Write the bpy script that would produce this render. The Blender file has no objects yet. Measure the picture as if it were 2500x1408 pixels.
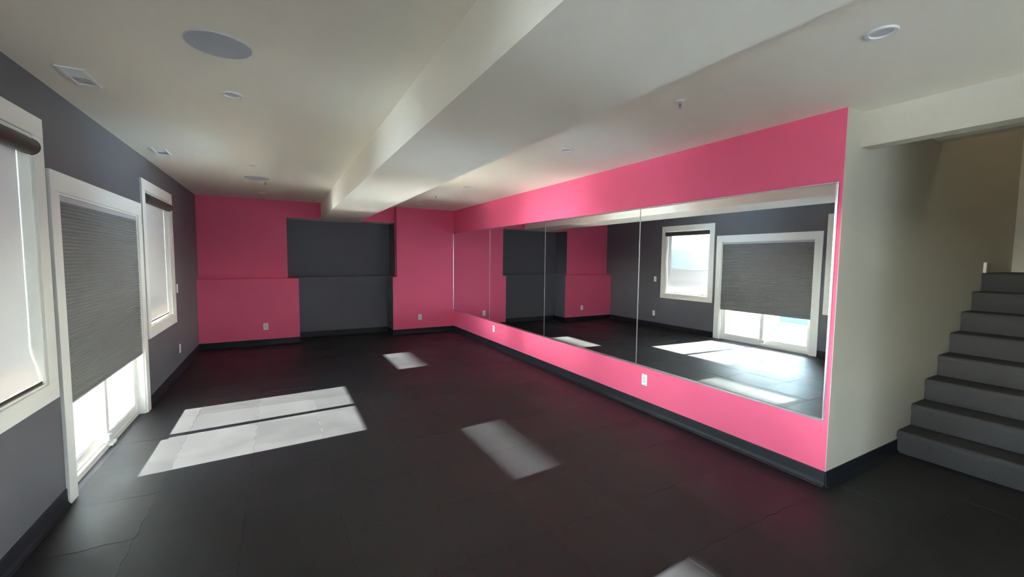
import bpy, bmesh, math, random
from mathutils import Vector, Matrix
random.seed(7)
S = bpy.context.scene
COL = S.collection

# ------------------------------------------------------------------ camera
cam = bpy.data.cameras.new('camera')
cam.sensor_fit = 'HORIZONTAL'; cam.sensor_width = 36.0
cam.lens = 1023.82 / 2500 * 36.0
cam.clip_start = 0.05; cam.clip_end = 3000
camo = bpy.data.objects.new('camera', cam); COL.objects.link(camo)
F = Vector((0.48372939, 0.87245306, -0.06950928)); R = Vector((0.87485849, -0.48427848, 0.00984785)); U = Vector((0.02507006, 0.06557447, 0.9975327))
camo.matrix_world = Matrix(((R.x, U.x, -F.x, 1.2101), (R.y, U.y, -F.y, 0.0), (R.z, U.z, -F.z, 1.5744), (0, 0, 0, 1)))
S.camera = camo

# ------------------------------------------------------------------ light, sky, exposure
SUN_DIR = Vector((1.0, 0.068, -0.317)).normalized()      # the way the sunlight travels
SUN_STRENGTH = 50.0
SKY_STRENGTH = 1.6
UPSTAIRS_WATTS = 1.3
S.view_settings.view_transform = 'Standard'; S.view_settings.look = 'None'
S.view_settings.gamma = 1.0; S.view_settings.use_curve_mapping = False
S.view_settings.exposure = 2.75
w = bpy.data.worlds.new('sky'); S.world = w; w.use_nodes = True
nt = w.node_tree; nt.nodes.clear()
sky = nt.nodes.new('ShaderNodeTexSky'); sky.sky_type = 'NISHITA'
sky.sun_disc = False; sky.sun_elevation = math.asin(-SUN_DIR.z)
sky.sun_rotation = math.atan2(-SUN_DIR.x, -SUN_DIR.y)
sky.air_density = 1.0; sky.dust_density = 0.15; sky.ozone_density = 1.0; sky.altitude = 400
bg = nt.nodes.new('ShaderNodeBackground'); bg.inputs['Strength'].default_value = SKY_STRENGTH
wo = nt.nodes.new('ShaderNodeOutputWorld')
hs = nt.nodes.new('ShaderNodeHueSaturation'); hs.inputs['Saturation'].default_value = 0.55   # thin winter haze
nt.links.new(sky.outputs[0], hs.inputs['Color']); nt.links.new(hs.outputs[0], bg.inputs[0]); nt.links.new(bg.outputs[0], wo.inputs[0])
sl = bpy.data.lights.new('sun', 'SUN'); sl.energy = SUN_STRENGTH; sl.angle = math.radians(0.53); sl.color = (1.0, 0.93, 0.84)
so = bpy.data.objects.new('sun', sl); COL.objects.link(so); so.location = (-20, 0, 8)
so.rotation_euler = SUN_DIR.to_track_quat('-Z', 'Y').to_euler()
ul = bpy.data.lights.new('upstairs_light', 'AREA'); ul.energy = UPSTAIRS_WATTS; ul.size = 0.5; ul.color = (1.0, 0.86, 0.66)
uo = bpy.data.objects.new('upstairs_light', ul); COL.objects.link(uo); uo.location = (7.3, 0.7, 4.9)
c = S.cycles
c.max_bounces = 14; c.diffuse_bounces = 8; c.glossy_bounces = 6; c.transparent_max_bounces = 24; c.transmission_bounces = 8
c.sample_clamp_indirect = 60.0; c.caustics_reflective = True; c.blur_glossy = 0.05
c.use_denoising = True
c.use_guiding = True; c.use_surface_guiding = True; c.guiding_training_samples = 32; c.use_light_tree = True
try:
    c.denoiser = 'OPENIMAGEDENOISE'; c.denoising_input_passes = 'RGB_ALBEDO_NORMAL'; c.denoising_prefilter = 'ACCURATE'
except Exception:
    pass

# ------------------------------------------------------------------ room numbers (metres)
W, H = 4.525, 2.6
YF, YK, YE = 8.787, 8.60, 1.418          # far wall, proud knee wall, free end of the mirror wall
YB = -3.4                                  # wall behind the camera
A1, A2, A3, A4 = 1.341, 1.5105, 3.2145, 3.300
AL, AU = 9.104, 9.27                       # alcove back wall, lower and upper
LEDGE, HB, BB = 1.188, 2.297, 0.109
B1, B2 = 1.923, 2.618
HX0, HX1, HZ = 4.728, 4.853, 2.364         # header over the stairs
CX = 6.058                                 # where the basement ceiling stops over the stairs
SY0 = 0.42                                 # near side of the stairs
ENDX = 8.46
TW = 0.113                                 # casing width

# ------------------------------------------------------------------ materials
def mat(name, color, rough=0.6, metal=0.0, bump=0.0, bscale=200.0, spec=0.5, var=0.0, vscale=3.0, rvar=0.0, coat=0.0):
    m = bpy.data.materials.new(name); m.use_nodes = True
    n = m.node_tree.nodes; l = m.node_tree.links; p = n['Principled BSDF']
    p.inputs['Base Color'].default_value = (*color, 1); p.inputs['Roughness'].default_value = rough
    p.inputs['Metallic'].default_value = metal; p.inputs['Specular IOR Level'].default_value = spec
    p.inputs['Coat Weight'].default_value = coat; p.inputs['Coat Roughness'].default_value = 0.32; p.inputs['Coat IOR'].default_value = 1.7
    tc = n.new('ShaderNodeTexCoord')
    if var or rvar:
        t = n.new('ShaderNodeTexNoise'); t.inputs['Scale'].default_value = vscale; t.inputs['Detail'].default_value = 6
        l.new(tc.outputs['Object'], t.inputs['Vector'])
        if var:
            r = n.new('ShaderNodeMapRange'); r.inputs['From Min'].default_value = 0.3; r.inputs['From Max'].default_value = 0.7
            r.inputs['To Min'].default_value = 1 - var; r.inputs['To Max'].default_value = 1 + var
            l.new(t.outputs['Fac'], r.inputs['Value'])
            x = n.new('ShaderNodeVectorMath'); x.operation = 'SCALE'; x.inputs[0].default_value = color
            l.new(r.outputs[0], x.inputs['Scale']); l.new(x.outputs[0], p.inputs['Base Color'])
        if rvar:
            r2 = n.new('ShaderNodeMapRange'); r2.inputs['From Min'].default_value = 0.3; r2.inputs['From Max'].default_value = 0.7
            r2.inputs['To Min'].default_value = rough - rvar; r2.inputs['To Max'].default_value = rough + rvar
            l.new(t.outputs['Fac'], r2.inputs['Value']); l.new(r2.outputs[0], p.inputs['Roughness'])
    if bump:
        t2 = n.new('ShaderNodeTexNoise'); t2.inputs['Scale'].default_value = bscale; t2.inputs['Detail'].default_value = 3
        l.new(tc.outputs['Object'], t2.inputs['Vector'])
        b = n.new('ShaderNodeBump'); b.inputs['Strength'].default_value = bump; b.inputs['Distance'].default_value = 0.002
        l.new(t2.outputs['Fac'], b.inputs['Height']); l.new(b.outputs[0], p.inputs['Normal'])
    return m

M = {}
M['pink'] = mat('pink_paint', (0.79, 0.115, 0.22), 0.55, bump=0.12, bscale=140, spec=0.3)
M['slate'] = mat('slate_grey_paint', (0.116, 0.112, 0.124), 0.5, bump=0.12, bscale=140, spec=0.35)
M['white'] = mat('ceiling_paint', (0.86, 0.80, 0.685), 0.75, bump=0.12, bscale=120, spec=0.2)
M['cream'] = mat('cream_paint', (0.58, 0.55, 0.47), 0.7, bump=0.12, bscale=140, spec=0.25)
M['trim'] = mat('white_trim_paint', (0.72, 0.70, 0.65), 0.4, spec=0.4)
M['vinyl'] = mat('almond_vinyl', (0.76, 0.75, 0.69), 0.35, spec=0.5)
M['plate'] = mat('white_plastic', (0.80, 0.79, 0.77), 0.35)
M['plate2'] = mat('white_plastic_insert', (0.66, 0.66, 0.66), 0.3)
M['slot'] = mat('dark_slot', (0.03, 0.03, 0.03), 0.6)
M['rubber'] = mat('cove_base_rubber', (0.011, 0.012, 0.017), 0.5, spec=0.35, var=0.15, vscale=9)
M['subfloor'] = mat('subfloor_black', (0.012, 0.012, 0.013), 0.8)
M['carpet'] = mat('charcoal_carpet', (0.060, 0.057, 0.057), 0.95, bump=0.9, bscale=420, spec=0.05, var=0.12, vscale=140)
M['chrome'] = mat('satin_aluminium', (0.80, 0.79, 0.80), 0.28, metal=1.0)
M['brass'] = mat('sprinkler_metal', (0.62, 0.58, 0.54), 0.3, metal=1.0)
M['speaker'] = mat('speaker_grille_cloth', (0.50, 0.52, 0.55), 0.8, bump=0.6, bscale=900)
M['lens'] = mat('frosted_lens', (0.60, 0.585, 0.60), 0.5)
M['ring'] = mat('downlight_white', (0.76, 0.75, 0.73), 0.45)
M['bronze'] = mat('bronze_cassette', (0.050, 0.043, 0.037), 0.45, bump=0.2, bscale=500)
M['headrail'] = mat('grey_headrail', (0.42, 0.41, 0.42), 0.4)
M['concrete'] = mat('wet_patio_concrete', (0.42, 0.42, 0.42), 0.36, bump=0.05, bscale=30, spec=1.0, var=0.08, vscale=1.2, coat=1.0)
M['siding'] = mat('grey_stucco', (0.20, 0.225, 0.25), 0.85, bump=0.2, bscale=60)
M['pillar'] = mat('light_stucco', (0.24, 0.25, 0.255), 0.9, bump=0.2, bscale=60, spec=0.2)
M['deck'] = mat('deck_boards', (0.35, 0.27, 0.20), 0.7, var=0.2, vscale=4)
M['rail'] = mat('grey_rail_metal', (0.40, 0.42, 0.45), 0.35, metal=0.3)
M['snow'] = mat('valley_ground', (0.125, 0.12, 0.115), 1.0, spec=0.0, var=0.35, vscale=0.03)
M['hill'] = mat('haze_tinted_hillside', (0.24, 0.33, 0.46), 1.0, spec=0.0, var=0.2, vscale=0.02)  # blue distance haze is put into the hill's base colour
M['mirror'] = mat('silvered_glass', (0.83, 0.86, 0.86), 0.0, metal=1.0)

def glass(name, tint, refl):
    m = bpy.data.materials.new(name); m.use_nodes = True
    n = m.node_tree.nodes; l = m.node_tree.links; n.clear()
    o = n.new('ShaderNodeOutputMaterial'); mx = n.new('ShaderNodeMixShader')
    t = n.new('ShaderNodeBsdfTransparent'); t.inputs[0].default_value = (*tint, 1)
    g = n.new('ShaderNodeBsdfGlossy'); g.inputs['Roughness'].default_value = 0.0
    f = n.new('ShaderNodeFresnel'); f.inputs['IOR'].default_value = 1.45
    k = n.new('ShaderNodeMath'); k.operation = 'MULTIPLY'; k.inputs[1].default_value = refl
    l.new(f.outputs[0], k.inputs[0]); l.new(k.outputs[0], mx.inputs[0])
    l.new(t.outputs[0], mx.inputs[1]); l.new(g.outputs[0], mx.inputs[2]); l.new(mx.outputs[0], o.inputs[0])
    return m
M['glass'] = glass('window_glass', (0.88, 0.92, 0.92), 0.7)
M['railglass'] = glass('railing_glass', (0.34, 0.44, 0.54), 1.0)

def screen_fabric():
    # open-weave solar screen: the straight-through openness falls as the thread thickness closes the holes
    m = bpy.data.materials.new('solar_screen_fabric'); m.use_nodes = True
    n = m.node_tree.nodes; l = m.node_tree.links; n.clear()
    o = n.new('ShaderNodeOutputMaterial')
    lw = n.new('ShaderNodeLayerWeight'); lw.inputs['Blend'].default_value = 0.5
    inv = n.new('ShaderNodeMath'); inv.operation = 'SUBTRACT'; inv.inputs[0].default_value = 1.0
    l.new(lw.outputs['Facing'], inv.inputs[1])
    pw = n.new('ShaderNodeMath'); pw.operation = 'POWER'; pw.inputs[1].default_value = 11.0
    l.new(inv.outputs[0], pw.inputs[0])
    k = n.new('ShaderNodeMath'); k.operation = 'MULTIPLY'; k.inputs[1].default_value = 1.35; k.use_clamp = True
    l.new(pw.outputs[0], k.inputs[0])
    tr = n.new('ShaderNodeBsdfTransparent'); tr.inputs[0].default_value = (0.97, 0.97, 1.0, 1)
    d = n.new('ShaderNodeBsdfDiffuse'); d.inputs[0].default_value = (0.68, 0.67, 0.67, 1)
    tl = n.new('ShaderNodeBsdfTranslucent'); tl.inputs[0].default_value = (0.0024, 0.0017, 0.0012, 1)
    a = n.new('ShaderNodeAddShader'); l.new(d.outputs[0], a.inputs[0]); l.new(tl.outputs[0], a.inputs[1])
    mx = n.new('ShaderNodeMixShader'); l.new(k.outputs[0], mx.inputs[0]); l.new(a.outputs[0], mx.inputs[1]); l.new(tr.outputs[0], mx.inputs[2])
    l.new(mx.outputs[0], o.inputs[0])
    return m
M['screen'] = screen_fabric()

def pleat_fabric():
    m = mat('honeycomb_fabric', (0.22, 0.212, 0.207), 0.9, spec=0.1)
    n = m.node_tree.nodes; l = m.node_tree.links; p = n['Principled BSDF']
    tc = n.new('ShaderNodeTexCoord'); mp = n.new('ShaderNodeMapping'); mp.inputs['Scale'].default_value = (1, 5, 60)
    t = n.new('ShaderNodeTexNoise'); t.inputs['Scale'].default_value = 2.0; t.inputs['Detail'].default_value = 4
    l.new(tc.outputs['Object'], mp.inputs[0]); l.new(mp.outputs[0], t.inputs['Vector'])
    r = n.new('ShaderNodeMapRange'); r.inputs['From Min'].default_value = 0.3; r.inputs['From Max'].default_value = 0.75
    r.inputs['To Min'].default_value = 0.97; r.inputs['To Max'].default_value = 1.05
    l.new(t.outputs['Fac'], r.inputs['Value'])
    x = n.new('ShaderNodeVectorMath'); x.operation = 'SCALE'; x.inputs[0].default_value = (0.22, 0.212, 0.207)
    l.new(r.outputs[0], x.inputs['Scale']); l.new(x.outputs[0], p.inputs['Base Color'])
    return m
M['pleat'] = pleat_fabric()

def tile_mat():
    m = bpy.data.materials.new('black_rubber_tile'); m.use_nodes = True
    n = m.node_tree.nodes; l = m.node_tree.links; p = n['Principled BSDF']
    oi = n.new('ShaderNodeObjectInfo'); tc = n.new('ShaderNodeTexCoord')
    off = n.new('ShaderNodeVectorMath'); off.operation = 'ADD'
    l.new(tc.outputs['Object'], off.inputs[0]); l.new(oi.outputs['Location'], off.inputs[1])
    t = n.new('ShaderNodeTexNoise'); t.inputs['Scale'].default_value = 3.2; t.inputs['Detail'].default_value = 7; t.inputs['Roughness'].default_value = 0.62
    l.new(off.outputs[0], t.inputs['Vector'])
    mr = n.new('ShaderNodeMapRange'); mr.inputs['From Min'].default_value = 0.3; mr.inputs['From Max'].default_value = 0.7
    mr.inputs['To Min'].default_value = 0.90; mr.inputs['To Max'].default_value = 1.1
    l.new(t.outputs['Fac'], mr.inputs['Value'])
    rr = n.new('ShaderNodeMapRange'); rr.inputs['To Min'].default_value = 0.94; rr.inputs['To Max'].default_value = 1.06
    l.new(oi.outputs['Random'], rr.inputs['Value'])
    k = n.new('ShaderNodeMath'); k.operation = 'MULTIPLY'; l.new(mr.outputs[0], k.inputs[0]); l.new(rr.outputs[0], k.inputs[1])
    # pale rubber flecks
    v = n.new('ShaderNodeTexVoronoi'); v.inputs['Scale'].default_value = 26
    l.new(off.outputs[0], v.inputs['Vector'])
    lt = n.new('ShaderNodeMath'); lt.operation = 'LESS_THAN'; lt.inputs[1].default_value = 0.045
    l.new(v.outputs['Distance'], lt.inputs[0])
    sp = n.new('ShaderNodeSeparateColor'); l.new(v.outputs['Color'], sp.inputs[0])
    gt = n.new('ShaderNodeMath'); gt.operation = 'GREATER_THAN'; gt.inputs[1].default_value = 0.93; l.new(sp.outputs[0], gt.inputs[0])
    fl = n.new('ShaderNodeMath'); fl.operation = 'MULTIPLY'; l.new(lt.outputs[0], fl.inputs[0]); l.new(gt.outputs[0], fl.inputs[1])
    sc = n.new('ShaderNodeVectorMath'); sc.operation = 'SCALE'; sc.inputs[0].default_value = (0.0058, 0.0061, 0.0076)
    l.new(k.outputs[0], sc.inputs['Scale'])
    mx = n.new('ShaderNodeMix'); mx.data_type = 'RGBA'; l.new(fl.outputs[0], mx.inputs['Factor']); l.new(sc.outputs[0], mx.inputs['A'])
    mx.inputs['B'].default_value = (0.22, 0.22, 0.22, 1)
    l.new(mx.outputs['Result'], p.inputs['Base Color'])
    r2 = n.new('ShaderNodeMapRange'); r2.inputs['To Min'].default_value = 0.43; r2.inputs['To Max'].default_value = 0.50
    l.new(oi.outputs['Random'], r2.inputs['Value'])
    r3 = n.new('ShaderNodeMath'); r3.operation = 'MULTIPLY_ADD'; l.new(t.outputs['Fac'], r3.inputs[0]); r3.inputs[1].default_value = 0.12
    l.new(r2.outputs[0], r3.inputs[2]); l.new(r3.outputs[0], p.inputs['Roughness'])
    p.inputs['Specular IOR Level'].default_value = 0.68
    t2 = n.new('ShaderNodeTexNoise'); t2.inputs['Scale'].default_value = 260; l.new(off.outputs[0], t2.inputs['Vector'])
    b = n.new('ShaderNodeBump'); b.inputs['Strength'].default_value = 0.25; b.inputs['Distance'].default_value = 0.001
    l.new(t2.outputs['Fac'], b.inputs['Height']); l.new(b.outputs[0], p.inputs['Normal'])
    return m
M['tile'] = tile_mat()

# ------------------------------------------------------------------ helpers
def box(bm, x0, x1, y0, y1, z0, z1, bevel=0.0, mi=0):
    g = bmesh.ops.create_cube(bm, size=1.0)
    vs = g['verts']
    for v in vs:
        v.co = Vector(((x0 + x1) / 2 + v.co.x * (x1 - x0), (y0 + y1) / 2 + v.co.y * (y1 - y0), (z0 + z1) / 2 + v.co.z * (z1 - z0)))
    fs = {f for v in vs for f in v.link_faces}
    for f in fs: f.material_index = mi
    if bevel:
        es = list({e for v in vs for e in v.link_edges})
        bmesh.ops.bevel(bm, geom=es, offset=bevel, segments=1, affect='EDGES', profile=0.5)

def quad(bm, pts, mi=0):
    f = bm.faces.new([bm.verts.new(p) for p in pts]); f.material_index = mi
    return f

def lathe(bm, prof, seg=40, cx=0, cy=0, axis='z'):
    """prof: list of (radius, height); revolved about z through (cx, cy)"""
    rings = []
    for r, z in prof:
        if r < 1e-6: rings.append([bm.verts.new((cx, cy, z))])
        else: rings.append([bm.verts.new((cx + r * math.cos(2 * math.pi * i / seg), cy + r * math.sin(2 * math.pi * i / seg), z)) for i in range(seg)])
    for a, b in zip(rings, rings[1:]):
        for i in range(seg):
            j = (i + 1) % seg
            if len(a) == 1 and len(b) == 1: continue
            if len(a) == 1: bm.faces.new((a[0], b[j], b[i]))
            elif len(b) == 1: bm.faces.new((a[i], a[j], b[0]))
            else: bm.faces.new((a[i], a[j], b[j], b[i]))

def tube(bm, pts, r, seg=8):
    rings = []
    for i, p in enumerate(pts):
        p = Vector(p); a = Vector(pts[max(i - 1, 0)]); b = Vector(pts[min(i + 1, len(pts) - 1)])
        d = (b - a).normalized(); u = d.orthogonal().normalized(); v = d.cross(u)
        rings.append([bm.verts.new(p + r * (math.cos(t) * u + math.sin(t) * v)) for t in [2 * math.pi * k / seg for k in range(seg)]])
    for a, b in zip(rings, rings[1:]):
        for k in range(seg): bm.faces.new((a[k], a[(k + 1) % seg], b[(k + 1) % seg], b[k]))
    bm.faces.new(rings[0][::-1]); bm.faces.new(rings[-1])

def prism(bm, prof, y0, y1):
    """prof: (x, z) outline swept from y0 to y1"""
    a = [bm.verts.new((x, y0, z)) for x, z in prof]; b = [bm.verts.new((x, y1, z)) for x, z in prof]
    n = len(prof)
    for i in range(n): bm.faces.new((a[i], a[(i + 1) % n], b[(i + 1) % n], b[i]))
    bm.faces.new(a[::-1]); bm.faces.new(b)

def obj(name, bm, m, parent=None, smooth=False, recalc=True):
    if recalc: bmesh.ops.recalc_face_normals(bm, faces=bm.faces[:])
    if parent is not None:
        loc = Vector((0, 0, 0)); q = parent
        while q is not None: loc += q.location; q = q.parent
        for v in bm.verts: v.co -= loc
    me = bpy.data.meshes.new(name); bm.to_mesh(me); bm.free()
    for mm in (m if isinstance(m, (list, tuple)) else [m]): me.materials.append(mm)
    if smooth:
        for p in me.polygons: p.use_smooth = True
        try: me.set_sharp_from_angle(angle=math.radians(35))
        except Exception: pass
    o = bpy.data.objects.new(name, me); COL.objects.link(o)
    if parent is not None: o.parent = parent
    return o

def bx(name, m, parent, *b, bevel=0.0):
    bm = bmesh.new(); box(bm, *b, bevel=bevel); return obj(name, bm, m, parent)

def tag(o, label, cat, group=None):
    o['label'] = label; o['category'] = cat
    if group: o['group'] = group
    return o

def thing(name, label, cat, loc=(0, 0, 0), group=None):
    o = bpy.data.objects.new(name, None); COL.objects.link(o); o.location = loc; o.empty_display_size = 0.1
    return tag(o, label, cat, group)

def struct(o, label=None):
    o['kind'] = 'structure'
    if label: o['label'] = label
    return o

def dup(root, loc, label, rotz=None):
    r = root.copy(); COL.objects.link(r); r.location = loc; r['label'] = label
    if rotz is not None: r.rotation_euler.z = rotz
    for ch in list(root.children):
        d = ch.copy(); COL.objects.link(d); d.parent = r
        for g in list(ch.children):
            e = g.copy(); COL.objects.link(e); e.parent = d
    return r

# ================================================================== THE ROOM SHELL
# floor: slab with interlocking rubber tiles as children
bm = bmesh.new()
box(bm, -0.05, HX0 + 0.0, YB, AU, -0.12, -0.006)
box(bm, HX0, ENDX, SY0 - 0.1, YE, -0.12, -0.006)
floor = struct(obj('floor', bm, M['subfloor']), 'black interlocking rubber tile floor')
P = 0.5225
def edge_wave(n=6, amp=0.0045):
    """side of a jigsaw tile, (t, offset) from 0 to 1"""
    out = []
    for i in range(n):
        a = i / n; d = 1 / n; s = amp if i % 2 == 0 else -amp
        out += [(a + 0.12 * d, s * 0.2), (a + 0.3 * d, s), (a + 0.7 * d, s), (a + 0.88 * d, s * 0.2)]
    return out
wave = edge_wave()
pts = []
h = P / 2
pts += [(-h, -h)] + [(-h + t * P, -h + o) for t, o in wave]
pts += [(h, -h)] + [(h + o, -h + t * P) for t, o in wave]
pts += [(h, h)] + [(-h + t * P, h + o) for t, o in reversed(wave)]
pts += [(-h, h)] + [(-h + o, -h + t * P) for t, o in reversed(wave)]
bm = bmesh.new()
top = [bm.verts.new((x * 0.9972, y * 0.9972, 0)) for x, y in pts]
mid = [bm.verts.new((x * 0.9985, y * 0.9985, -0.0012)) for x, y in pts]
bot = [bm.verts.new((x * 0.9985, y * 0.9985, -0.0058)) for x, y in pts]
bm.faces.new(top)
for a, b in ((top, mid), (mid, bot)):
    for i in range(len(pts)):
        j = (i + 1) % len(pts); bm.faces.new((a[i], b[i], b[j], a[j]))
tile0 = obj('floor_tile', bm, M['tile'], floor)
XT, YT = 0.465, 1.93
first = True
for i in range(-1, 12):
    for j in range(-4, 15):
        x0 = XT + P * i; y0 = YT + P * j
        if i == -1: x0 = XT - P
        cx, cy = x0 + h, y0 + h
        inroom = x0 < W + 0.0 and cy < YK + 0.1
        inalc = A2 - 0.15 < cx < A3 + 0.15 and cy < AL + 0.1
        instair = y0 < YE and cx < 6.0 and y0 + P > SY0
        if not (inroom or inalc or instair): continue
        if y0 + P < 0.0: continue
        o = tile0 if first else tile0.copy()
        if not first: COL.objects.link(o); o.parent = floor
        first = False
        o.location = (cx, cy, random.uniform(-0.0007, 0.0004))
        o.rotation_euler = (random.gauss(0, 0.0012), random.gauss(0, 0.0012), 0)

# ceiling (room side, and the short stretch over the stairs)
bm = bmesh.new()
box(bm, -0.16, W + 0.14, YB - 0.1, YF + 0.02, H, H + 0.2)
box(bm, W + 0.14, CX, YB - 0.1, YE + 0.12, H, H + 0.2)
struct(obj('ceiling', bm, M['white']), 'off-white flat ceiling')
# dropped beam
struct(bx('trim_1', M['white'], None, B1, B2, YB, YF + 0.001, HB, H + 0.01), 'long off-white boxed beam dropped below the ceiling')
# header over the stairs
struct(bx('trim_2', M['cream'], None, HX0, HX1, SY0 - 0.122, YE + 0.001, HZ, H + 0.01), 'cream header above the stair opening')

# left wall with its openings
WIN_Z = (0.817, 2.246)
WINS = [(5.660, 6.784), (2.283, 3.410), (0.100, 1.232)]
DOOR = (3.691, 5.378, 1.967)
ys = sorted([YB - 0.1, AU, DOOR[0], DOOR[1]] + [v for p in WINS for v in p])
zs = [-0.12, 0.0, WIN_Z[0], DOOR[2], WIN_Z[1], H + 0.2]
bm = bmesh.new()
for a, b in zip(ys, ys[1:]):
    for z0, z1 in zip(zs, zs[1:]):
        yc, zc = (a + b) / 2, (z0 + z1) / 2
        if DOOR[0] < yc < DOOR[1] and 0 < zc < DOOR[2]: continue
        if any(p[0] < yc < p[1] for p in WINS) and WIN_Z[0] < zc < WIN_Z[1]: continue
        box(bm, -0.16, 0.0, a, b, z0, z1)
struct(obj('wall_left', bm, M['slate']), 'slate grey window wall')

# far wall: upper pink field, pink header, proud pink knee wall, proud pink pier
bm = bmesh.new()
box(bm, -0.02, A1, YF, AU + 0.15, LEDGE - 0.02, H + 0.01)                  # upper left field
box(bm, A1 - 0.001, A4 + 0.01, YF, AU + 0.15, HB + 0.0003, H + 0.01)      # over the alcove
box(bm, -0.02, A2, YK, AU + 0.15, -0.01, LEDGE)                           # knee wall on the left
box(bm, A4, W + 0.02, YK, AU + 0.15, -0.01, H + 0.01)                     # pier on the right
box(bm, A3, A4 + 0.001, YK, AU + 0.15, -0.01, LEDGE)
struct(obj('wall_far', bm, M['pink']), 'hot pink far wall with stepped panels')
# alcove lining
bm = bmesh.new(); e = 0.003
box(bm, A1 - 0.01, A4 + 0.01, AU, AU + 0.1, LEDGE - 0.02, HB + 0.03)      # upper back
box(bm, A2 - 0.01, A3 + 0.01, AL, AU + 0.1, -0.01, LEDGE - 0.0005)       # lower back, standing proud
box(bm, A1 - 0.01, A1 + e, YF + 0.002, AU, LEDGE, HB)                    # upper left cheek
box(bm, A4 - e, A4 + 0.01, YF + 0.002, AU, LEDGE, HB)                    # upper right cheek
box(bm, A2 - 0.01, A2 + e, YK + 0.002, AL, -0.01, LEDGE)                 # lower left cheek
box(bm, A3 - e, A3 + 0.01, YK + 0.002, AL, -0.01, LEDGE)                 # lower right cheek
struct(obj('wall_alcove', bm, M['slate']), 'charcoal recessed alcove in the pink far wall')
struct(bx('ceiling_alcove', M['white'], None, A1 + e, A4 - e, YF + 0.002, AU, HB, HB + 0.03), 'off-white soffit of the alcove')

# mirror wall, its cream end running on as the wall along the stairs
struct(bx('wall_right', M['pink'], None, W, W + 0.10, YE + 0.003, YK + 0.01, -0.01, H + 0.01), 'hot pink mirror wall')
bm = bmesh.new()
box(bm, W + 0.001, CX, YE, YE + 0.12, -0.01, H + 0.01)
box(bm, CX, ENDX + 0.12, YE, YE + 0.12, -0.01, 5.2)
struct(obj('wall_stairs', bm, M['cream']), 'cream wall beside the carpeted stairs')
struct(bx('wall_landing', M['cream'], None, ENDX, ENDX + 0.12, -0.9, YE, -0.01, 5.2), 'cream end wall at the stair landing')
bm = bmesh.new()
box(bm, CX, CX + 0.12, -0.9, YE, H, 5.2)
box(bm, HX0, 7.45, SY0 - 0.12, SY0 - 0.002, -0.01, 5.2)
box(bm, 7.33, ENDX, -1.0, -0.9, -0.01, 5.2); box(bm, 7.33, 7.45, -0.9, SY0 - 0.12, -0.01, 5.2)
box(bm, CX, ENDX + 0.12, -1.0, YE + 0.12, 5.2, 5.3)
struct(obj('wall_stairwell', bm, M['cream']), 'cream walls around the stairwell')
struct(bx('wall_near_right', M['cream'], None, HX0, HX0 + 0.12, YB, SY0 - 0.12, -0.01, H), 'cream wall before the stairs')
bm = bmesh.new()
RW = (0.40, 3.60, 0.50, 2.25)                # unseen glazing, added behind the camera for more ambient daylight
box(bm, -0.16, RW[0], YB - 0.12, YB, -0.01, H + 0.1); box(bm, RW[1], HX0 + 0.12, YB - 0.12, YB, -0.01, H + 0.1)
box(bm, RW[0], RW[1], YB - 0.12, YB, -0.01, RW[2]); box(bm, RW[0], RW[1], YB - 0.12, YB, RW[3], H + 0.1)
struct(obj('wall_back', bm, M['cream']), 'cream wall behind the camera')

# ------------------------------------------------------------------ cove base
PROF = [(0.0, BB), (0.004, BB - 0.001), (0.006, BB - 0.006), (0.0065, 0.035), (0.009, 0.022), (0.014, 0.011), (0.022, 0.005), (0.024, 0.0), (0.0, 0.0)]
def cove(name, path, label):
    """path: floor points; the profile grows to the left of travel"""
    bm = bmesh.new(); n = len(path); rings = []
    P2 = [Vector(p) for p in path]
    for i, p in enumerate(P2):
        d0 = (P2[i] - P2[i - 1]).normalized() if i > 0 else (P2[1] - P2[0]).normalized()
        d1 = (P2[i + 1] - P2[i]).normalized() if i < n - 1 else d0
        n0 = Vector((-d0.y, d0.x)); n1 = Vector((-d1.y, d1.x))
        m_ = (n0 + n1).normalized(); k = 1 / max(0.3, m_.dot(n0))
        rings.append([bm.verts.new((p.x + m_.x * k * o, p.y + m_.y * k * o, z)) for o, z in PROF])
    for a, b in zip(rings, rings[1:]):
        for i in range(len(PROF)):
            j = (i + 1) % len(PROF); bm.faces.new((a[i], a[j], b[j], b[i]))
    bm.faces.new(rings[0]); bm.faces.new(rings[-1][::-1])
    return struct(obj(name, bm, M['rubber']), label)
cove('baseboard_far', [(W, YK), (A3, YK), (A3 - e, AL), (A2 + e, AL), (A2, YK), (0, YK)], 'black cove base along the far wall')
cove('baseboard_left', [(0, YK), (0, DOOR[1] + TW)], 'black cove base left of the far corner')
cove('baseboard_near_left', [(0, DOOR[0] - TW), (0, YB)], 'black cove base before the patio door')
cove('baseboard_right', [(W, YE), (W, YK)], 'dark cove base under the mirror wall')
cove('baseboard_near_right', [(HX0, YB), (HX0, SY0 - 0.12)], 'black cove base along the near right wall')
cove('baseboard_stairs', [(5.69, YE), (W, YE)], 'dark cove base at the foot of the cream wall')

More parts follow.
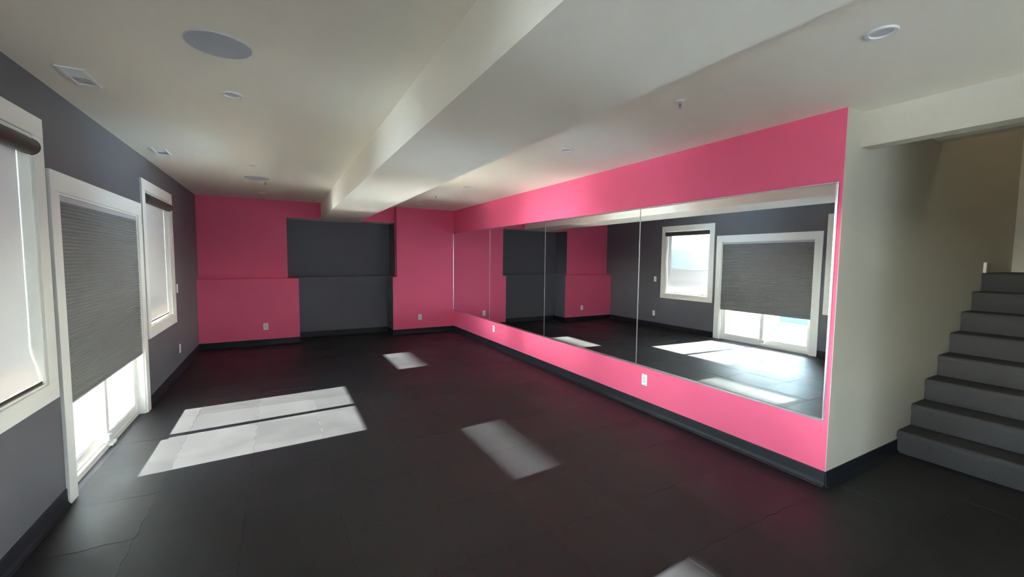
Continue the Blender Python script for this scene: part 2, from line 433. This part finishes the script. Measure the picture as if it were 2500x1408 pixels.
# ------------------------------------------------------------------ windows with casings
def window(idx, y0, y1, label):
    z0, z1 = WIN_Z
    t = struct(bpy.data.objects.new('window_%d' % idx, None), label); COL.objects.link(t); t.location = (0, (y0 + y1) / 2, z0); t.empty_display_size = 0.1
    T = 0.02; tw = TW; zt = z1 + 0.111; zb = z0 - 0.104
    bx('casing', M['trim'], t, 0, T, y0 - tw, y1 + tw, z1, zt, bevel=0.0015)
    bx('casing', M['trim'], t, 0, T, y0 - tw, y1 + tw, zb, z0, bevel=0.0015)
    bx('casing', M['trim'], t, 0, T - 0.0006, y0 - tw, y0, z0, z1, bevel=0.0015)
    bx('casing', M['trim'], t, 0, T - 0.0006, y1, y1 + tw, z0, z1, bevel=0.0015)
    j = 0.012
    bm = bmesh.new()
    box(bm, -0.075, 0.004, y0, y0 + j, z0, z1); box(bm, -0.075, 0.004, y1 - j, y1, z0, z1)
    box(bm, -0.075, 0.004, y0 + j, y1 - j, z1 - j, z1)
    obj('jamb', bm, M['trim'], t)
    bx('sill', M['trim'], t, -0.075, 0.006, y0 + j, y1 - j, z0, z0 + j)
    # vinyl frame and sash
    def ring(name, x0, x1, a, b, c_, d, wd, m):
        bm = bmesh.new()
        box(bm, x0, x1, a, a + wd, c_, d, bevel=0.002); box(bm, x0, x1, b - wd, b, c_, d, bevel=0.002)
        box(bm, x0, x1, a + wd, b - wd, c_, c_ + wd, bevel=0.002); box(bm, x0, x1, a + wd, b - wd, d - wd, d, bevel=0.002)
        return obj(name, bm, m, t)
    ring('window_frame', -0.155, -0.075, y0, y1, z0, z1, 0.030, M['vinyl'])
    ring('sash', -0.135, -0.09, y0 + 0.030, y1 - 0.030, z0 + 0.030, z1 - 0.030, 0.018, M['vinyl'])
    bx('glass_pane', M['glass'], t, -0.114, -0.110, y0 + 0.044, y1 - 0.044, z0 + 0.044, z1 - 0.044)
    return t
window(1, *WINS[0], 'white framed window nearest the far wall')
window(2, *WINS[1], 'white framed window left of the patio door')
window(3, *WINS[2], 'white framed window beside the camera')

# roller shades
def roller(y0, y1, zhem, xhem, label):
    zc, xc, r = 2.178, 0.0, 0.046
    t = thing('roller_shade', label, 'window shade', (xc, (y0 + y1) / 2, zc), 'solar screen shades on the windows')
    bm = bmesh.new()
    prof = [(xc + r * math.cos(a), zc + r * math.sin(a)) for a in [2 * math.pi * k / 28 for k in range(28)]]
    prism(bm, prof, y0 + 0.006, y1 - 0.006)
    obj('cassette', bm, M['bronze'], t, smooth=True)
    for ya, yb in ((y0 + 0.001, y0 + 0.007), (y1 - 0.007, y1 - 0.001)):
        bm = bmesh.new(); prism(bm, [(xc + (r + .002) * math.cos(a), zc + (r + .002) * math.sin(a)) for a in [2 * math.pi * k / 28 for k in range(28)]], ya, yb)
        obj('end_cap', bm, M['bronze'], t, smooth=True)
    bm = bmesh.new()
    fy0, fy1 = y0 + 0.016, y1 - 0.016
    xs = -0.048
    line = [(xs, zc + 0.0), (xs, 1.6), (xs, 1.03)]
    if xhem > xs + 0.01: line += [(xs + 0.004, 0.995), (xs + 0.017, 0.945), (xhem - 0.012, zhem + 0.055), (xhem, zhem + 0.010)]
    else: line += [(xhem, zhem + 0.01)]
    n = 10; rows = [[bm.verts.new((x, fy0 + (fy1 - fy0) * k / n, z)) for k in range(n + 1)] for x, z in line]
    for a, b in zip(rows, rows[1:]):
        for k in range(n): bm.faces.new((a[k], a[k + 1], b[k + 1], b[k]))
    obj('fabric', bm, M['screen'], t, smooth=True, recalc=False)
    bx('hem_bar', M['bronze'], t, xhem - 0.007, xhem + 0.007, fy0 - 0.002, fy1 + 0.002, zhem - 0.008, zhem + 0.008, bevel=0.002)
    return t
t = struct(bpy.data.objects.new('window_4', None), 'unseen wide glazing added behind the camera for daylight'); COL.objects.link(t); t.location = ((RW[0] + RW[1]) / 2, YB, RW[2]); t.empty_display_size = 0.1  # invented opening that lifts the room's ambient light
bm = bmesh.new()
for xa in (RW[0], RW[0] + 1.575, RW[1] - 0.05): box(bm, xa, xa + 0.05, YB - 0.10, YB - 0.03, RW[2], RW[3])
box(bm, RW[0], RW[1], YB - 0.10, YB - 0.03, RW[2], RW[2] + 0.05); box(bm, RW[0], RW[1], YB - 0.10, YB - 0.03, RW[3] - 0.05, RW[3])
obj('window_frame', bm, M['vinyl'], t)
bx('glass_pane', M['glass'], t, RW[0] + .05, RW[1] - .05, YB - 0.068, YB - 0.062, RW[2] + .05, RW[3] - .05)
roller(*WINS[0], 0.850, -0.045, 'bronze roller shade with pale screen on the window nearest the pink far wall')
roller(*WINS[1], 0.8375, -0.012, 'bronze roller shade with its pale screen pulled fully down left of the patio door')
roller(*WINS[2], 0.850, -0.045, 'bronze roller shade with pale screen on the window beside the camera')

# ------------------------------------------------------------------ sliding patio door
y0, y1, zt = DOOR
d1 = struct(bpy.data.objects.new('door_1', None), 'white sliding glass patio door'); COL.objects.link(d1); d1.location = (0, (y0 + y1) / 2, 0); d1.empty_display_size = 0.1
T = 0.02
bx('casing', M['trim'], d1, 0, T, y0 - TW, y1 + TW, zt, zt + 0.123, bevel=0.0015)
bx('casing', M['trim'], d1, 0, T - 0.0006, y0 - TW, y0, 0, zt, bevel=0.0015)
bx('casing', M['trim'], d1, 0, T - 0.0006, y1, y1 + TW, 0, zt, bevel=0.0015)
bm = bmesh.new()
box(bm, -0.055, 0.004, y0, y0 + 0.014, 0, zt); box(bm, -0.055, 0.004, y1 - 0.014, y1, 0, zt); box(bm, -0.055, 0.004, y0 + .014, y1 - .014, zt - 0.014, zt)
obj('jamb', bm, M['trim'], d1)
bm = bmesh.new()
box(bm, -0.16, -0.05, y0, y0 + 0.034, 0.03, zt, bevel=.002); box(bm, -0.16, -0.05, y1 - 0.034, y1, 0.03, zt, bevel=.002); box(bm, -0.16, -0.05, y0 + .034, y1 - .034, zt - 0.035, zt, bevel=.002)
obj('door_frame', bm, M['vinyl'], d1)
sill = bx('door_sill', M['vinyl'], d1, -0.17, -0.05, y0, y1, -0.005, 0.036, bevel=0.002)
bx('track', M['vinyl'], sill, -0.088, -0.083, y0 + .02, y1 - .02, 0.036, 0.046)
bx('track', M['vinyl'], sill, -0.054, -0.050, y0 + .02, y1 - .02, 0.036, 0.044)
def panel(a, b, x0, x1, m):
    z0_, z1_ = 0.040, zt - 0.03
    p = bmesh.new(); s, rb = 0.056, 0.070
    box(p, x0, x1, a, a + s, z0_, z1_, bevel=.002); box(p, x0, x1, b - s, b, z0_, z1_, bevel=.002)
    box(p, x0, x1, a + s, b - s, z0_, z0_ + rb, bevel=.002); box(p, x0, x1, a + s, b - s, z1_ - rb, z1_, bevel=.002)
    o = obj('door_panel', p, m, d1)
    xm = (x0 + x1) / 2
    bd = bmesh.new(); g = 0.012
    box(bd, x0 + .004, x1 - .004, a + s, a + s + g, z0_ + rb, z1_ - rb); box(bd, x0 + .004, x1 - .004, b - s - g, b - s, z0_ + rb, z1_ - rb)
    box(bd, x0 + .004, x1 - .004, a + s + g, b - s - g, z0_ + rb, z0_ + rb + g); box(bd, x0 + .004, x1 - .004, a + s + g, b - s - g, z1_ - rb - g, z1_ - rb)
    obj('glazing_bead', bd, M['trim'], o)
    bx('glass_pane', M['glass'], o, xm - .003, xm + .003, a + s, b - s, z0_ + rb, z1_ - rb)
    return o
ym = 4.545
pa = panel(y0 + 0.030, ym + 0.030, -0.135, -0.097, M['vinyl'])
pb = panel(ym - 0.030, y1 - 0.030, -0.094, -0.056, M['vinyl'])
lk = bx('foot_lock', M['plate'], d1, -0.058, -0.036, 4.480, 4.528, 0.066, 0.118, bevel=.004)
bx('latch_plate', M['vinyl'], d1, -0.056, -0.040, 4.535, 4.585, 0.040, 0.100, bevel=.003)
bx('strike_block', M['vinyl'], d1, -0.050, -0.020, 4.500, 4.600, 0.018, 0.040, bevel=.003)

# honeycomb shade on the door
t = thing('cellular_shade', 'dark grey honeycomb shade drawn two thirds down over the patio door', 'window shade', (-0.01, (y0 + y1) / 2, zt))
by0, by1 = y0 + 0.018, y1 - 0.018
bx('headrail', M['headrail'], t, -0.045, -0.004, by0, by1, zt - 0.052, zt - 0.014, bevel=.003)
zb, ztop = 0.622, zt - 0.052
np_ = 54; pit = (ztop - zb) / np_
bm = bmesh.new(); fr, bk = [], []
for k in range(np_ + 1):
    z = ztop - k * pit
    fr.append((-0.006, z))
    if k < np_: fr += [(0.004, z - pit * 0.38), (0.004, z - pit * 0.62)]
    bk.append((-0.036, z))
    if k < np_: bk += [(-0.046, z - pit * 0.5)]
for a_, lines in ((0, fr), (1, bk)):
    A = [bm.verts.new((x, by0, z)) for x, z in lines]; B = [bm.verts.new((x, by1, z)) for x, z in lines]
    for i in range(len(lines) - 1): bm.faces.new((A[i], A[i + 1], B[i + 1], B[i]))
# honeycomb ends
obj('pleated_fabric', bm, M['pleat'], t)
bx('bottom_rail', M['pleat'], t, -0.040, 0.003, by0, by1, zb - 0.020, zb + 0.001, bevel=.004)

# ------------------------------------------------------------------ wall mirror
MY0, MY1, MZ0, MZ1 = 1.442, 8.594, 0.461, 2.119
t = thing('wall_mirror', 'wide wall mirror of four panels in a thin aluminium frame on the pink wall', 'mirror', (W, (MY0 + MY1) / 2, MZ0))
seams = [MY0 + 0.004, 3.214, 5.001, 6.790, MY1 - 0.004]
for a, b in zip(seams, seams[1:]):
    bx('mirror_panel', M['mirror'], t, W - 0.0100, W - 0.001, a + 0.0012, b - 0.0012, MZ0 + .004, MZ1 - .004)
for s in seams[1:-1]:
    bx('seam_strip', M['chrome'], t, W - 0.0125, W - 0.0101, s - 0.0045, s + 0.0045, MZ0 + .016, MZ1 - .012)
fx = W - 0.016
for nm, b in (('frame_rail', (fx, W, MY0, MY1, MZ0, MZ0 + 0.018)), ('frame_rail', (fx, W, MY0, MY1, MZ1 - 0.013, MZ1)),
              ('frame_rail', (fx, W, MY0, MY0 + 0.015, MZ0 + .018, MZ1 - .013)), ('frame_rail', (fx, W, MY1 - 0.012, MY1, MZ0 + .018, MZ1 - .013))):
    bx(nm, M['chrome'], t, *b, bevel=0.003)

# ------------------------------------------------------------------ carpeted stairs
t = thing('staircase', 'charcoal carpeted stairs climbing to a landing beside the cream wall', 'stairs', (5.685, (SY0 + YE) / 2, 0))
RX, RUN, RISE, NST = 5.690, 0.2555, 0.1855, 8
for k in range(NST):
    x = RX + RUN * k; z0_, z1_ = RISE * k, RISE * (k + 1)
    xe = x + RUN + 0.03 if k < NST - 1 else ENDX - 0.001
    r = 0.030; ov = 0.018
    prof = [(x, z0_ - (0.0 if k == 0 else 0.03)), (x - 0.002, z0_ + 0.02), (x - 0.004, z1_ - 0.075), (x - ov * 0.75, z1_ - 0.045)]
    prof += [(x - ov + r - r * math.cos(a), z1_ - r + r * math.sin(a)) for a in [math.pi / 2 * q / 5 for q in range(0, 6)]]
    prof += [(xe, z1_), (xe, z0_ - (0.0 if k == 0 else 0.03))]
    bm = bmesh.new(); prism(bm, prof, SY0, YE - 0.001)
    obj('step' if k < NST - 1 else 'landing', bm, M['carpet'], t, smooth=True)
struct(bx('trim_3', M['trim'], None, 7.490, 7.526, YE - 0.022, YE, RISE * 8, RISE * 8 + 0.106, bevel=.002), 'short white trim block on the landing')

# ------------------------------------------------------------------ ceiling fittings
def speaker(x, y, label):
    t = thing('ceiling_speaker', label, 'speaker', (x, y, H), 'round speakers in the ceiling')
    bm = bmesh.new(); lathe(bm, [(0.1385, H), (0.1385, H - 0.004), (0.136, H - 0.0065), (0.133, H - 0.0065), (0.133, H)], 56)
    for v in bm.verts: v.co.x += x; v.co.y += y
    obj('rim', bm, M['speaker'], t, smooth=True)
    bm = bmesh.new(); lathe(bm, [(0.133, H - 0.0055), (0.09, H - 0.0068), (0.0, H - 0.0075)], 56)
    for v in bm.verts: v.co.x += x; v.co.y += y
    obj('grille', bm, M['speaker'], t, smooth=True)
    return t
sp0 = speaker(0.978, 2.545, 'large round grey ceiling speaker, the nearer of the two')
dup(sp0, (0.978, 6.495, H), 'round grey ceiling speaker near the pink far wall')

LX, RXX = 0.975, 3.585
def downlight(x, y, label):
    t = thing('downlight', label, 'ceiling light', (x, y, H), 'small round recessed downlights')
    bm = bmesh.new(); lathe(bm, [(0.0605, H), (0.0605, H - 0.003), (0.056, H - 0.007), (0.045, H - 0.007), (0.041, H - 0.001), (0.041, H)], 40)
    for v in bm.verts: v.co.x += x; v.co.y += y
    obj('trim_ring', bm, M['ring'], t, smooth=True)
    bm = bmesh.new(); lathe(bm, [(0.041, H - 0.0015), (0.0, H - 0.0015)], 40)
    for v in bm.verts: v.co.x += x; v.co.y += y
    obj('lens', bm, M['lens'], t)
    return t
dl = downlight(RXX, 0.908, 'round downlight in the ceiling close to the stair header')
dup(dl, (RXX, 3.257, H), 'round downlight in the right ceiling between the two sprinklers, near the pink wall')
dup(dl, (RXX, 5.640, H), 'round downlight in the right ceiling beside the far sprinkler')
dup(dl, (RXX - 0.03, 7.890, H), 'round downlight right of the beam, closest to the far pink pier')
dup(dl, (LX, 3.268, H), 'round downlight left of the beam, just behind the near speaker')
dup(dl, (LX - 0.01, 5.610, H), 'round downlight left of the beam, just in front of the far speaker')
dup(dl, (LX + 0.02, 7.950, H), 'round downlight left of the beam, closest to the far pink wall')

def vent(x, y, label, wx=0.122, wy=0.285):
    t = thing('ceiling_vent', label, 'vent', (x, y, H), 'white air registers in the ceiling')
    x0_, x1_, y0_, y1_ = x - wx / 2, x + wx / 2, y - wy / 2, y + wy / 2; f = 0.02
    bm = bmesh.new()
    box(bm, x0_, x0_ + f, y0_, y1_, H - 0.008, H, bevel=.002); box(bm, x1_ - f, x1_, y0_, y1_, H - 0.008, H, bevel=.002)
    box(bm, x0_ + f, x1_ - f, y0_, y0_ + f, H - 0.008, H, bevel=.002); box(bm, x0_ + f, x1_ - f, y1_ - f, y1_, H - 0.008, H, bevel=.002)
    obj('frame', bm, M['ring'], t)
    n = 11
    for k in range(n):
        yc = y0_ + f + (wy - 2 * f) * (k + 0.5) / n; s = 1 if k < n / 2 else -1
        bm = bmesh.new(); hw = x1_ - x0_ - 2 * f
        a = (yc - 0.008 * s, H - 0.001); b = (yc + 0.007 * s, H - 0.0065)
        pts_ = [(x0_ + f, a[0], a[1]), (x1_ - f, a[0], a[1]), (x1_ - f, b[0], b[1]), (x0_ + f, b[0], b[1])]
        lo = [bm.verts.new(p) for p in pts_]; hi = [bm.verts.new((p[0], p[1], p[2] + 0.0012)) for p in pts_]
        bm.faces.new(lo); bm.faces.new(hi[::-1])
        for i in range(4): bm.faces.new((lo[i], lo[(i + 1) % 4], hi[(i + 1) % 4], hi[i]))
        obj('louvre', bm, M['ring'], t)
    bx('backing', M['plate2'], t, x0_ + f, x1_ - f, y0_ + f, y1_ - f, H - 0.0006, H)
    return t
v0 = vent(0.228, 3.395, 'white ceiling air register above the window left of the patio door')
dup(v0, (0.218, 5.36, H), 'white ceiling air register above the patio door and the window beyond it')
dup(v0, (3.93, 7.63, H), 'faint white ceiling air register right of the beam near the pink corner')

def sprinkler(x, y, label):
    t = thing('sprinkler_head', label, 'sprinkler', (x, y, H), 'fire sprinklers in the ceiling')
    def sh(bm):
        for v in bm.verts: v.co.x += x; v.co.y += y
    bm = bmesh.new(); lathe(bm, [(0.031, H), (0.031, H - 0.002), (0.024, H - 0.006), (0.013, H - 0.008), (0.0, H - 0.008)], 28); sh(bm)
    obj('escutcheon', bm, M['ring'], t, smooth=True)
    bm = bmesh.new(); lathe(bm, [(0.010, H - 0.006), (0.010, H - 0.018), (0.006, H - 0.020), (0.0, H - 0.020)], 16); sh(bm)
    obj('body', bm, M['brass'], t, smooth=True)
    bm = bmesh.new()
    for s in (-1, 1): tube(bm, [(x + s * 0.009, y, H - 0.017), (x + s * 0.013, y, H - 0.028), (x + s * 0.010, y, H - 0.038), (x, y, H - 0.044)], 0.0022)
    obj('yoke_arms', bm, M['brass'], t, smooth=True)
    bm = bmesh.new(); lathe(bm, [(0.0028, H - 0.020), (0.0028, H - 0.042)], 10); sh(bm)
    obj('glass_bulb', bm, M['slot'], t, smooth=True)
    bm = bmesh.new(); lathe(bm, [(0.0, H - 0.044), (0.014, H - 0.0445), (0.014, H - 0.0460), (0.0, H - 0.0465)], 20); sh(bm)
    obj('deflector', bm, M['brass'], t, smooth=True)
    return t
s0 = sprinkler(3.487, 1.905, 'fire sprinkler hanging from the ceiling right of the beam, the largest in view')
dup(s0, (3.470, 6.665, H), 'tiny fire sprinkler on the ceiling right of the beam toward the far wall')
dup(s0, (1.070, 6.740, H), 'tiny fire sprinkler on the ceiling just behind the far round speaker')

# ------------------------------------------------------------------ outlets and switch
def outlet(loc, rotz, label, switch=False):
    """built facing -y about its centre, then turned"""
    t = thing('light_switch' if switch else 'wall_outlet', label, 'switch' if switch else 'outlet', loc, None if switch else 'white wall outlets')
    L = Vector(loc)
    def sb(name, m, x0, x1, y0, y1, z0, z1, bev, par):
        bm = bmesh.new(); box(bm, x0, x1, y0, y1, z0, z1, bevel=bev)
        me = bpy.data.meshes.new(name); bmesh.ops.recalc_face_normals(bm, faces=bm.faces[:]); bm.to_mesh(me); bm.free(); me.materials.append(m)
        o = bpy.data.objects.new(name, me); COL.objects.link(o); o.parent = par; return o
    sb('cover_plate', M['plate'], -0.0375, 0.0375, -0.0065, 0.0, -0.059, 0.059, 0.003, t)
    if switch:
        sb('rocker', M['plate2'], -0.0165, 0.0165, -0.0105, -0.006, -0.033, 0.033, 0.002, t)
    else:
        r = sb('receptacle', M['plate2'], -0.0175, 0.0175, -0.0085, -0.006, -0.034, 0.034, 0.001, t)
        for zc in (-0.019, 0.019):
            for xx in (-0.006, 0.006):
                sb('slot', M['slot'], xx - 0.001, xx + 0.001, -0.0088, -0.008, zc - 0.001, zc + 0.007, 0, r)
            sb('ground_hole', M['slot'], -0.002, 0.002, -0.0088, -0.008, zc - 0.010, zc - 0.006, 0, r)
    for zc in (-0.049, 0.049):
        sb('screw', M['plate2'], -0.003, 0.003, -0.0074, -0.006, zc - 0.003, zc + 0.003, 0.0005, t)
    t.rotation_euler.z = rotz
    return t
o0 = outlet((0.970, YK, 0.337), 0.0, 'white wall outlet low on the left pink knee wall')
dup(o0, (3.772, YK, 0.345), 'white wall outlet low on the right pink pier of the far wall', 0.0)
dup(o0, (W, 6.634, 0.337), 'white wall outlet under the mirror, the farther of the two', -math.pi / 2)
dup(o0, (W, 3.095, 0.331), 'white wall outlet under the mirror, the nearer and larger one', -math.pi / 2)
dup(o0, (0, 7.085, 0.325), 'white wall outlet low on the slate wall beside the far window', math.pi / 2)
outlet((0, 7.075, 1.140), math.pi / 2, 'white rocker light switch on the slate wall right of the far window', True)

# ================================================================== OUTSIDE
bm = bmesh.new(); box(bm, -3.30, -0.16, -16.0, 16.0, -0.25, -0.05); box(bm, -0.16, 12.0, -16.0, YB - 0.12, -0.25, -0.05)
struct(obj('patio', bm, M['concrete']), 'pale concrete patio slab')
t = thing('patio_pillar', 'square grey stucco pillar at the end of the patio railing', 'pillar', (-2.75, 7.06, -0.05))
bx('shaft', M['pillar'], t, -3.0, -2.5, 6.82, 7.30, -0.05, 2.70, bevel=.01)
bx('plinth', M['pillar'], t, -3.03, -2.47, 6.79, 7.33, -0.05, 0.06, bevel=.01)
struct(bx('deck_underside', M['deck'], None, -5.52, -1.45, -6.0, 16.0, 2.70, 2.84), 'upper deck sheltering the patio')
struct(bx('added_rear_overhang', M['deck'], None, -3.0, 7.0, -7.6, YB - 0.12, 2.62, 2.80), 'unseen overhang added behind the house to block sky')  # unseen, added to cut the high sky off from the rear glazing
struct(bx('wall_added_rear', M['siding'], None, -8.0, 14.0, -12.3, -12.0, -0.3, 3.3), 'unseen tall wall added behind the house to block low sky')  # unseen, added to hide the horizon sky so mostly ground bounce enters
t = thing('glass_railing', 'low glass railing with grey rails along the patio edge', 'railing', (-3.26, 4.0, -0.05))
bx('bottom_rail', M['rail'], t, -3.29, -3.23, -6.0, 6.8, 0.0, 0.055, bevel=.006)
bx('curb', M['siding'], t, -3.30, -3.20, -6.0, 6.8, -0.05, 0.0)
for k in range(9):
    ya = 6.0 - 1.35 * k
    bx('rail_post', M['rail'], t, -3.20, -3.12, ya - 0.04, ya + 0.04, -0.05, 0.76, bevel=.004)
    bx('glass_panel', M['railglass'], t, -3.265, -3.255, ya - 1.28, ya - 0.06, 0.055, 0.72)
bx('top_rail', M['rail'], t, -3.29, -3.23, -6.0, 6.8, 0.72, 0.76, bevel=.006)
# valley floor and hills
bm = bmesh.new(); N = 40
vs = {}
for i in range(N + 1):
    for j in range(N + 1):
        x = -3.3 - 697 * (i / N) ** 2; y = -700 + 1400 * j / N
        d = -3.3 - x
        z = -0.35 - min(d * 0.03, 7.0) + (math.sin(x * 0.031 + y * 0.017) + math.sin(y * 0.043)) * min(d * 0.006, 1.6)
        vs[i, j] = bm.verts.new((x, y, z))
for i in range(N):
    for j in range(N): bm.faces.new((vs[i, j], vs[i + 1, j], vs[i + 1, j + 1], vs[i, j + 1]))
struct(obj('ground', bm, M['snow'], smooth=True), 'pale valley floor beyond the patio')
def ridge(name, dist, base, amp, seed, label):
    rnd = random.Random(seed); ph = [rnd.uniform(0, 6.28) for _ in range(6)]
    bm = bmesh.new(); rows = []
    n = 160
    for k in range(n + 1):
        a = math.radians(-85 + 170 * k / n)
        hgt = base + amp * sum(math.sin(a * f + p_) / f ** 0.8 for f, p_ in zip((5, 9, 17, 29, 47, 79), ph)) * 0.5
        col = []
        for q in range(6):
            f_ = q / 5; dd = dist * (1 + 0.35 * f_); zz = -8 + (hgt + 8) * math.sin(f_ * math.pi / 2)
            col.append(bm.verts.new((-dd * math.cos(a), 3 + dd * math.sin(a), zz + rnd.uniform(-.3, .3) * f_)))
        dd = dist * 1.7; col.append(bm.verts.new((-dd * math.cos(a), 3 + dd * math.sin(a), -8)))
        rows.append(col)
    for a_, b_ in zip(rows, rows[1:]):
        for q in range(6): bm.faces.new((a_[q], b_[q], b_[q + 1], a_[q + 1]))
    return tag(obj(name, bm, M['hill'], smooth=True), label, 'hill')
ridge('mountain_ridge', 480, 18.5, 4.5, 5, 'hazy blue mountain ridge seen through the window screen')
